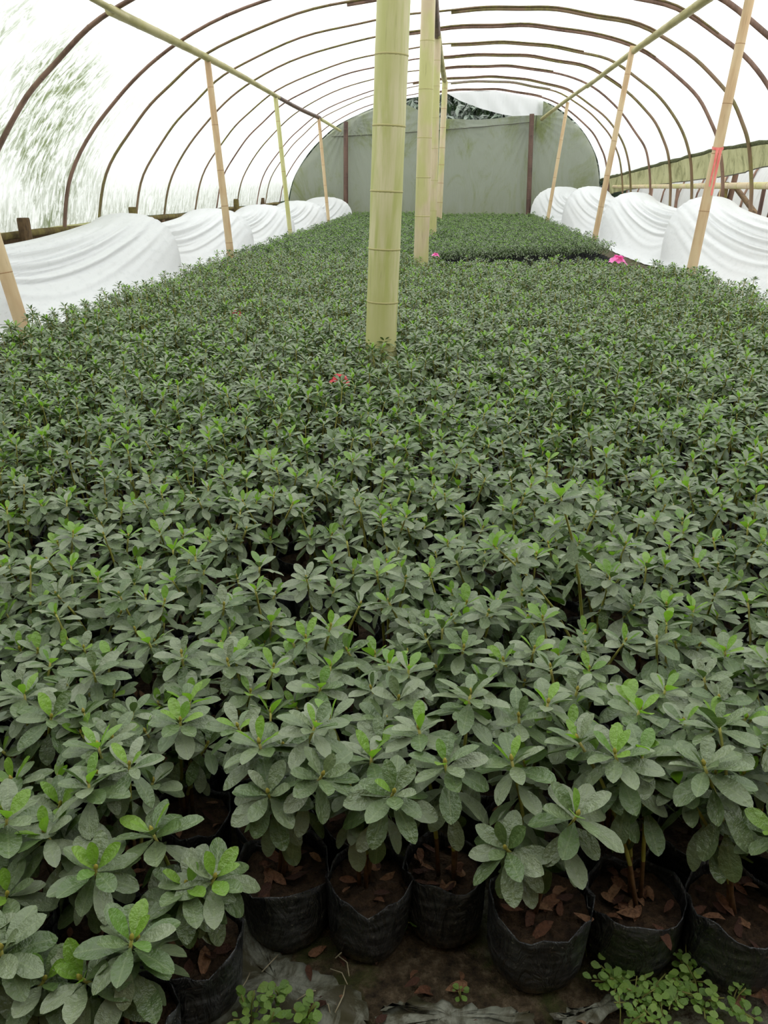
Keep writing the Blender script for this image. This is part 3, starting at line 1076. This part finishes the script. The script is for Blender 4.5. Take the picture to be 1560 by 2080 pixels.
def coarse_plant(r, loc, label, group, n=3, hs=1.0, name='potted_azalea'):
    t = empty(name, (loc[0], loc[1], 0.0))
    add_pot(t, r)
    for i in range(n):
        k = r.randrange(len(VAR))
        a = 6.283 * i / n + r.uniform(-0.5, 0.5)
        q = 0.040 * r.uniform(0.5, 1.0) if n > 1 else 0
        b = obj('branch', VSTEM[k], t)
        b.location = (q * math.cos(a), q * math.sin(a), 0.088)
        s = r.uniform(0.85, 1.12) * hs
        b.scale = (s, s, s * r.uniform(0.8, 1.12))
        b.rotation_euler = (0.12 * math.sin(a) * -1, 0.12 * math.cos(a), r.uniform(0, 6.28))
        c = obj('leaf_rosette', ROSETTE[k], b)
        c['kind'] = 'stuff'
    return tag(t, label, 'potted plant', group)


# ------------------------------------------------------------------ the bed
GRP = 'black-bagged azalea plants of the nursery bed'
CROWD = 'potted azalea with dull green leaf rosettes, packed among others in the bed'
POLES = [(-0.30, 3.72), (-0.265, 8.2), (-0.245, 12.5), (-0.22, 17.5), (-2.8, 5.2), (2.44, 8.6)]

# front row and corner plants: pot place, shoot tips (world), label
front = [
    ((-0.205, 0.835), 1.06, [(-0.212, 0.80, 0.271), (-0.158, 0.86, 0.333), (-0.14, 0.80, 0.304), (-0.235, 0.86, 0.30)], 'potted azalea at the edge beside the corner plants, its bag wrinkled and shiny', 8, (0, 2, 0, 3)),
    ((-0.088, 0.825), 1.00, [(-0.048, 0.78, 0.300), (-0.083, 0.86, 0.289), (-0.11, 0.84, 0.25)], 'potted azalea with the largest drooping grey-green rosette over its bag', 4, (1, 3, 0)),
    ((0.022, 0.85), 0.94, [(0.015, 0.82, 0.316), (0.048, 0.93, 0.345), (-0.021, 0.88, 0.321)], 'potted azalea in the narrowest bag of the front edge, bare woody stem showing', 7, (2, 0, 2)),
    ((0.148, 0.805), 1.13, [(0.092, 0.76, 0.240), (0.176, 0.77, 0.290), (0.102, 0.85, 0.301)], 'potted azalea in the widest bag, two leafy heads hanging over its rim', 6, (0, 2, 2)),
    ((0.282, 0.83), 1.06, [(0.23, 0.84, 0.329), (0.273, 0.87, 0.304), (0.190, 0.88, 0.317)], 'potted azalea with reddish dry leaves in its bag, weeds growing below', 10, (4, 2, 2)),
    ((0.410, 0.82), 1.06, [(0.342, 0.84, 0.317), (0.322, 0.86, 0.270), (0.384, 0.92, 0.322)], 'potted azalea with a forked bare brown stem above dark soil', 7, (0, 2, 0)),
    ((0.535, 0.83), 1.0, [(0.43, 0.80, 0.251), (0.48, 0.92, 0.317), (0.55, 0.85, 0.28)], 'potted azalea with bright green top leaves next to the forked bare stem', 4, (4, 3, 2)),
    ((-0.305, 0.715), 1.05, [(-0.290, 0.69, 0.225), (-0.258, 0.70, 0.228), (-0.346, 0.74, 0.253)], 'potted azalea at the bed corner with glossy bright young leaves', 5, (3, 4, 3)),
    ((-0.425, 0.72), 1.0, [(-0.393, 0.68, 0.252), (-0.434, 0.77, 0.298), (-0.473, 0.72, 0.263)], 'potted azalea in the second place along the corner edge', 3, (4, 2, 3)),
    ((-0.345, 0.60), 1.0, [(-0.321, 0.60, 0.240), (-0.375, 0.58, 0.200), (-0.33, 0.63, 0.20)], 'outermost corner azalea with long drooping leaves above a folded bag', 5, (4, 3, 0)),
    ((-0.545, 0.705), 1.0, [(-0.496, 0.66, 0.225), (-0.517, 0.72, 0.283), (-0.58, 0.72, 0.27)], 'potted azalea with a yellow bud in the middle of its broad rosette', 2, (2, 2, 2)),
    ((-0.465, 0.595), 1.0, [(-0.417, 0.58, 0.194), (-0.458, 0.58, 0.237), (-0.50, 0.60, 0.23)], 'potted azalea with pale broad leaves at the outer corner row', 2, (2, 0, 2)),
    ((0.290, 1.36), 1.0, [(0.217, 1.38, 0.47), (0.107, 1.42, 0.345), (0.315, 1.34, 0.33), (0.36, 1.33, 0.27)], 'tallest lanky azalea with bare yellow stems rising above the bed', 3, (3, 6, 2, 0)),
]
used = []
for (px, py), ps, tips, lb, nl, yg in front:
    r = random.Random(int((px + 3) * 1000) + int(py * 777))
    rel = [(a - px, b - py, c) for a, b, c in tips]
    big = 0.056 if py < 1 else 0.052
    fine_plant(r, (px, py), rel, lb, GRP, big, 12, 12, yg, int(nl * 2.2), ps)
    used.append((px, py))

DX, DY = 0.124, 0.112
spots = []
sr = random.Random(77)
j = 0
y = 0.60
while y < 20.9:
    x = -2.28 + (0.5 * DX if j % 2 else 0)
    while x < 2.14:
        px, py = x + sr.uniform(-0.016, 0.016), y + sr.uniform(-0.016, 0.016)
        x += DX
        if px > -0.28 and py < 0.90: continue
        if any(math.hypot(px - a, py - b) < 0.098 for a, b in used): continue
        if any(math.hypot(px - a, py - b) < 0.105 for a, b in POLES): continue
        if math.hypot(px + 0.315, py - 1.55) < 0.14: continue
        if px > -0.16 and 7.95 + 0.25 * px < py < 9.6 + 0.55 * px: continue
        if px > 1.5 and 7.6 < py < 10.4: continue
        if py > 9 and px > 1.98 + 0.004 * py: continue
        spots.append((px, py))
    y += DY
    j += 1


# camera frame test to pick the plants that show largest
def in_view(px, py, z=0.25, m=0.03):
    v = cam.matrix_basis.inverted() @ Vector((px, py, z))
    if v.z > -0.05: return False
    u, w = v.x / -v.z * FPX, v.y / -v.z * FPX
    return abs(u) < 780 * (1 + m) and abs(w) < 1040 * (1 + m)


order = sorted(spots, key=lambda p: p[0] ** 2 + p[1] ** 2)
vis = [p for p in order if in_view(*p)]
N_FINE, N_ALL = 130, 282
fine = set(vis[:N_FINE])
coarse = set(vis[N_FINE:N_ALL])
# flowering plants further back stand on their own
flowering = {}
for (fx_, fy_), lb, pm, big in [((1.38, 7.0), 'azalea with a large open pink blossom near the mossy strip', 'petal', 1.5), ((-0.12, 7.45), 'azalea with a small pink blossom beside the beige and green pole', 'petal', 0.7),
                                ((-1.23, 4.68), 'azalea with a withered red blossom deep in the bed towards the fleece', 'petal_red', 0.6), ((-0.42, 3.05), 'azalea with drooping red petals in front of the thickest pole', 'petal_red', 0.8)]:
    best = min(spots, key=lambda p: math.hypot(p[0] - fx_, p[1] - fy_))
    flowering[best] = (lb, pm, big)
    fine.discard(best)
    coarse.discard(best)


def blossom_mesh(mat):
    """three open funnels of five broad petals, grown as one truss"""
    V, Fc = [], []
    tv, tf = leaf_arrays(0, 0.35, 0.25, 0.12, 1.9)
    r = random.Random(5)
    for c, tilt in (((0, 0, 0.1), (0.0, -0.7)), ((0.55, 0.1, 0), (0.8, -0.3)), ((-0.5, 0.15, 0.0), (-0.8, -0.2)), ((0.05, 0.3, 0.35), (0.1, 0.2))):
        ax_ = Vector((tilt[0], tilt[1], 1)).normalized()
        u = ax_.orthogonal().normalized()
        w = ax_.cross(u)
        for p in range(5):
            a = 2 * math.pi * p / 5 + r.uniform(-0.15, 0.15)
            rad = u * math.cos(a) + w * math.sin(a)
            d = rad * 0.8 + ax_ * 0.6
            A, B, C = frame(d, ax_ - rad * 0.5)
            o = len(V)
            L = 0.75 * r.uniform(0.9, 1.1)
            V += [Vector(c) + (A * q[0] + B * q[1] + C * q[2]) * L for q in tv]
            Fc += [tuple(i + o for i in f) for f in tf]
    return mesh('blossom', V, Fc, [mat])


BLOSSOM = {k: blossom_mesh(M[k]) for k in ('petal', 'petal_red')}
for p, (lb, pm, big) in flowering.items():
    r = random.Random(int(p[1] * 100))
    t = coarse_plant(r, p, lb, GRP, 3, 1.08)
    b = obj('blossom', BLOSSOM[pm], t)
    b.location = (0.0, -0.03, 0.40 if pm == 'petal' else 0.285)
    b.rotation_euler = (0.15, 0.1, r.uniform(-0.3, 0.3))
    b.scale = (0.042 * big,) * 3

own = {}
short = ['the wrinkled shiny bag', 'the largest drooping rosette', 'the narrowest bag', 'the widest bag', 'the bag of reddish dry leaves', 'the forked bare brown stem', 'the bright green top leaves']
for (fx_, fy_), nm in zip(used[:7], short):
    c = [p for p in fine if p not in own and p[1] > fy_ + 0.04]
    own[min(c, key=lambda p: math.hypot(p[0] - fx_, 1.3 * (p[1] - fy_ - 0.10)))] = 'potted azalea standing directly behind the plant with ' + nm
hole = sorted((p for p in fine if p not in own), key=lambda p: math.hypot(p[0] + 0.315, p[1] - 1.55))[:5]
for p in hole: own[p] = 'potted azalea bordering the dark empty gap left by a missing bag'
for p in vis[:N_ALL]:
    if p not in own and math.hypot(p[0] + 0.30, p[1] - 3.72) < 0.22: own[p] = 'potted azalea crowding the foot of the thickest yellow-green pole'
for p in vis[:N_FINE]:
    if p not in fine: continue
    r = random.Random(int(p[0] * 10000) ^ int(p[1] * 10000))
    near = max(0.0, 1 - (p[1] - 0.6) / 1.5)
    fine_plant(r, p, random_tips(r, r.choice((3, 4, 4, 5)), 0.215, 0.31, 0.06), own.get(p, CROWD), GRP, 0.042 + 0.010 * near, 11, 8, None, 4 if p[1] < 1.3 else 0)
for p in vis[N_FINE:N_ALL]:
    if p in coarse:
        coarse_plant(random.Random(int(p[0] * 10000) ^ int(p[1] * 10000)), p, own.get(p, CROWD), GRP, 4)

# everything further back: one mass of the same plants
taken = fine | coarse | set(flowering)
rest = [p for p in spots if p not in taken]
leafmats = [(np.array([[list(row) for row in m] for m, _ in v[1]]), np.array([yg for _, yg in v[1]])) for v in VAR]
chunksV, chunksF, chunksM, chunksR = [], [], [], []
base_v = 0
br = np.random.RandomState(5)


def push(V, Fq, mi, rn):
    global base_v
    chunksV.append(V.reshape(-1, 3))
    chunksF.append(Fq + base_v)
    chunksM.append(mi)
    chunksR.append(rn)
    base_v += V.reshape(-1, 3).shape[0]


TPL = {}
for lod in (1, 2, 3):
    tv, tf = leaf_arrays(lod)
    tri = []
    for f in tf:
        tri.append(f[:3])
        if len(f) == 4: tri.append((f[0], f[2], f[3]))
    TPL[lod] = (tv, np.array(tri))
n_pot = 8
pa = np.arange(n_pot) * 2 * math.pi / n_pot
pot_v = np.concatenate([np.stack([0.052 * np.cos(pa), 0.052 * np.sin(pa), 0 * pa], 1), np.stack([0.060 * np.cos(pa), 0.060 * np.sin(pa), 0 * pa + 0.11], 1),
                        np.stack([0.057 * np.cos(pa), 0.057 * np.sin(pa), 0 * pa + 0.09], 1)])
pot_f, pot_m = [], []
for k in range(n_pot):
    k2 = (k + 1) % n_pot
    pot_f += [(k, k2, n_pot + k2), (k, n_pot + k2, n_pot + k)]
    pot_m += [3, 3]
for k in range(1, n_pot - 1):
    pot_f.append((2 * n_pot, 2 * n_pot + k, 2 * n_pot + k + 1))
    pot_m.append(4)
pot_f, pot_m = np.array(pot_f), np.array(pot_m)
for (px, py) in rest:
    lod = 1 if py < 4.2 and in_view(px, py, 0.25, 0.55) else (2 if py < 9 else 3)
    tv, tf = TPL[lod]
    rear = px > -0.16 and py > 9.2
    n = 4
    hs0 = 0.9 if rear else (1.05 if 6 < py < 7.6 and px > 0 else 1.0)
    for i in range(n):
        k = br.randint(len(VAR))
        A4, yg = leafmats[k]
        a = 6.283 * i / n + br.uniform(-0.5, 0.5)
        q = 0.042 * br.uniform(0.5, 1.0)
        s = br.uniform(0.85, 1.15) * hs0
        if br.rand() < 0.03: s *= 1.2
        rot = br.uniform(0, 6.283)
        c, sn = math.cos(rot), math.sin(rot)
        R = np.array([[c, -sn, 0], [sn, c, 0], [0, 0, br.uniform(0.8, 1.12)]]) * s
        tilt = np.eye(3)
        tilt[0, 2] = 0.14 * math.cos(a)
        tilt[1, 2] = 0.14 * math.sin(a)
        W = tilt @ R
        L = np.einsum('nij,vj->nvi', A4[:, :3, :3], tv) + A4[:, None, :3, 3]
        L = L @ W.T + np.array([px + q * math.cos(a), py + q * math.sin(a), 0.088])
        nl, nv = L.shape[0], L.shape[1]
        Fq = (tf[None] + (np.arange(nl) * nv)[:, None, None]).reshape(-1, 3)
        yy = yg if br.rand() < 0.8 else np.zeros_like(yg)
        push(L, Fq, np.repeat(yy.astype(int), len(tf)), np.repeat(br.rand(nl), len(tf)))
        if py < 9:      # stem as a thin three-sided tube
            st = np.array([list(p) for p in VAR[k][0]])[[0, 2, 4]] @ W.T + np.array([px + q * math.cos(a), py + q * math.sin(a), 0.088])
            ring = np.array([(0.0028, 0, 0), (-0.0014, 0.0024, 0), (-0.0014, -0.0024, 0)])
            SV = (st[:, None] + ring[None]).reshape(-1, 3)
            SF = np.array([(3 * g + e, 3 * g + (e + 1) % 3, 3 * g + 3 + (e + 1) % 3) for g in range(2) for e in range(3)] + [(3 * g + e, 3 * g + 3 + (e + 1) % 3, 3 * g + 3 + e) for g in range(2) for e in range(3)])
            push(SV, SF, np.full(len(SF), 2), np.full(len(SF), 0.5))
    push(pot_v + np.array([px, py, 0]), pot_f, pot_m, np.full(len(pot_f), 0.5))
BV = np.concatenate(chunksV).astype(np.float32)
BF = np.concatenate(chunksF).astype(np.int32)
BM = np.concatenate(chunksM).astype(np.int32)
BR = np.concatenate(chunksR).astype(np.float32)
me = bpy.data.meshes.new('azalea_plants')
me.vertices.add(len(BV))
me.vertices.foreach_set('co', BV.ravel())
me.loops.add(len(BF) * 3)
me.loops.foreach_set('vertex_index', BF.ravel())
me.polygons.add(len(BF))
me.polygons.foreach_set('loop_start', np.arange(len(BF), dtype=np.int32) * 3)
me.polygons.foreach_set('material_index', BM)
me.polygons.foreach_set('use_smooth', np.ones(len(BF), bool))
for m in ('leaf_a', 'young_a', 'stem', 'pot', 'soil'): me.materials.append(M[m])
me.update(calc_edges=True)
at = me.attributes.new('leaf_random', 'FLOAT', 'FACE')
at.data.foreach_set('value', BR)
me.validate()
tag(obj('azalea_foliage', me), 'dense mass of small potted azaleas filling the rear of the bed', 'plants', None, 'stuff')
print('bed triangles', len(BF), 'spots', len(spots))

# hillside leaves
V, Fc, rn = [], [], []
hr = random.Random(21)
tv, tf = leaf_arrays(2, 0.35, 0.3)
for i in range(5200):
    yy = hr.uniform(24.6, 30.0)
    xx = hr.uniform(-4.5, 4.5)
    top = (yy - 24.0) * 0.75 + 0.3
    zz = hr.uniform(max(0.3, top - 1.8), top + 1.6)
    c = Vector((xx, yy, zz))
    a0 = hr.uniform(0, 6.28)
    for k in range(4):
        a = a0 + hr.uniform(-1.3, 1.3)
        e = hr.uniform(-0.9, 0.25)
        d = Vector((math.cos(a) * math.cos(e), math.sin(a) * math.cos(e), math.sin(e)))
        A, B, C = frame(d, Vector((hr.uniform(-.4, .4), -0.5, 1)))
        L = hr.uniform(0.22, 0.42)
        o = len(V)
        for p in tv: V.append(c + (A * p[0] + B * p[1] * 0.75 + C * p[2]) * L)
        Fc += [tuple(q + o for q in f) for f in tf]
        rn += [hr.random()] * len(tf)
me = mesh('hillside_foliage', V, Fc, [M['hill_leaf']])
at = me.attributes.new('leaf_random', 'FLOAT', 'FACE')
at.data.foreach_set('value', rn)
tag(obj('hillside_foliage', me), 'dark green leaves of trees behind the far opening', 'foliage', None, 'stuff')

# ------------------------------------------------------------------ small things on the floor
def weed(loc, n_stems, reach, label, seed, size=0.010, h=0.05):
    r = random.Random(seed)
    t = empty('weed', (loc[0], loc[1], 0))
    wl = mesh('weed_leaf', *leaf_arrays(1, 0.12, 0.15, 0, 1.75), [M['weed']]) if 'WL' not in globals() else globals()['WL']
    globals()['WL'] = wl
    for s in range(n_stems):
        a = r.uniform(0, 6.28)
        q = reach * r.uniform(0.4, 1.0)
        tip = Vector((q * math.cos(a), q * math.sin(a), h * r.uniform(0.6, 1.1)))
        mid = Vector((tip.x * 0.5, tip.y * 0.5, tip.z * 0.75))
        pts = [Vector((0, 0, -0.002)), mid, tip]
        V, Fc = tube(pts, 0.0009, 5)
        b = obj('stem', mesh('weed_stem', V, Fc, [M['weed_stem']]), t)
        for k in range(r.choice((5, 6, 7))):
            u = 0.35 + 0.65 * k / 6
            p = mid.lerp(tip, max(0, (u - 0.5) * 2)) if u > 0.5 else Vector((0, 0, 0)).lerp(mid, u * 2)
            ang = r.uniform(0, 6.28)
            e = r.uniform(0.0, 0.5)
            d = Vector((math.cos(ang) * math.cos(e), math.sin(ang) * math.cos(e), math.sin(e)))
            A, B, C = frame(d, Vector((r.uniform(-.3, .3), r.uniform(-.5, .1), 1)))
            L = size * r.uniform(0.55, 1.35)
            lf = obj('leaf', wl, b)
            lf.matrix_basis = Matrix(((A.x * L, B.x * L, C.x * L, p.x + A.x * 0.004), (A.y * L, B.y * L, C.y * L, p.y + A.y * 0.004), (A.z * L, B.z * L, C.z * L, p.z + 0.002), (0, 0, 0, 1)))
    return tag(t, label, 'weed', 'small weeds on the floor')


WR = 'small round-leaved green weed in the mat before the black bags'
for i, (wx, wy, ns) in enumerate([(0.222, 0.812, 4), (0.252, 0.765, 7), (0.285, 0.745, 8), (0.325, 0.760, 8), (0.360, 0.750, 7), (0.300, 0.700, 6), (0.246, 0.700, 6), (0.395, 0.745, 5), (0.345, 0.775, 6), (0.268, 0.735, 6)]):
    weed((wx, wy), ns, 0.040, WR, 900 + i, 0.011, 0.035)
WL_LAB = 'upright bright green weed on torn grey film beside the corner azaleas'
for i, (wx, wy, ns) in enumerate([(-0.222, 0.668, 4), (-0.190, 0.700, 4), (-0.155, 0.672, 4), (-0.196, 0.652, 4)]):
    weed((wx, wy), ns, 0.024, WL_LAB, 950 + i, 0.013, 0.055)
weed((-0.035, 0.835), 2, 0.018, 'single weed squeezed between the narrow bag and its neighbour', 970, 0.017, 0.03)
weed((0.045, 0.735), 2, 0.008, 'tiny weed seedling alone on the dark mossy floor', 971, 0.008, 0.012)
weed((0.075, 0.683), 2, 0.010, 'weed seedling on the pale film strip', 972, 0.010, 0.016)


def torn_piece(outline, label, seed, z=0.006):
    r = random.Random(seed)
    cx = sum(p[0] for p in outline) / len(outline)
    cy = sum(p[1] for p in outline) / len(outline)
    ring = spline(outline + [outline[0]], 6)[:-1]
    ring = [np.array([p[0] + r.uniform(-0.006, 0.006), p[1] + r.uniform(-0.006, 0.006)]) for p in ring]
    V, Fc = [], []
    n = len(ring)
    fr = (1.0, 0.75, 0.5, 0.25)
    for f in fr:
        for p in ring:
            x, y = cx + (p[0] - cx) * f, cy + (p[1] - cy) * f
            V.append((x - cx, y - cy, z + (0.004 * math.sin(60 * x) * math.sin(50 * y + seed) + r.uniform(-0.0015, 0.0015)) * (1.2 if f < 1 else 0.5)))
    for g in range(3):
        for k in range(n):
            k2 = (k + 1) % n
            Fc.append((g * n + k, g * n + k2, (g + 1) * n + k2, (g + 1) * n + k))
    V.append((0, 0, z))
    for k in range(n): Fc.append((3 * n + k, 3 * n + (k + 1) % n, 4 * n))
    o = obj('torn_film', mesh('torn_film', V, Fc, [M['torn']]), None, (cx, cy, 0))
    md = o.modifiers.new('thickness', 'SOLIDIFY')
    md.thickness = 0.0015
    tag(o, label, 'plastic film')


torn_piece([(-0.279, 0.756), (-0.285, 0.825), (-0.251, 0.829), (-0.212, 0.784), (-0.152, 0.754), (-0.096, 0.734), (-0.075, 0.691), (-0.14, 0.66), (-0.258, 0.65), (-0.277, 0.713)], 'torn grey film lying under the upright weeds at the corner', 1)
torn_piece([(-0.061, 0.709), (-0.023, 0.725), (0.022, 0.723), (0.079, 0.72), (0.136, 0.716), (0.122, 0.695), (0.022, 0.69), (-0.053, 0.68)], 'long pale strip of torn film on the dark floor', 2)
torn_piece([(0.162, 0.719), (0.215, 0.737), (0.27, 0.762), (0.289, 0.76), (0.251, 0.729), (0.185, 0.700)], 'slanting pale film scrap beneath the mat of weeds', 3)

LOOSE = 'curled brown dead leaf lying on the dark mossy floor'
lr = random.Random(44)
for i in range(26):
    lx, ly = lr.uniform(-0.24, 0.46), lr.uniform(0.70, 0.80)
    o = obj('dead_leaf', LITTER[i % 3], None, (lx, ly, 0.008))
    o.rotation_euler = (lr.uniform(-0.5, 0.5), lr.uniform(-0.2, 0.1), lr.uniform(0, 6.28))
    L = lr.uniform(0.018, 0.036)
    o.scale = (L, L, L)
    tag(o, LOOSE, 'dead leaf', 'dead leaves on the floor')
for i in range(9):
    lx, ly = lr.uniform(-0.27, -0.10), lr.uniform(0.70, 0.80)
    a = lr.uniform(0, 3.14)
    L = lr.uniform(0.008, 0.02)
    V, Fc = tube([(-L * math.cos(a), -L * math.sin(a), 0.010), (0.004, 0.003, 0.014), (L * math.cos(a), L * math.sin(a), 0.011)], 0.0009, 5)
    tag(obj('straw', mesh('straw', V, Fc, [M['straw']]), None, (lx, ly, 0)), 'bit of pale dry straw on the floor by the corner bags', 'straw', 'straw bits at the corner')
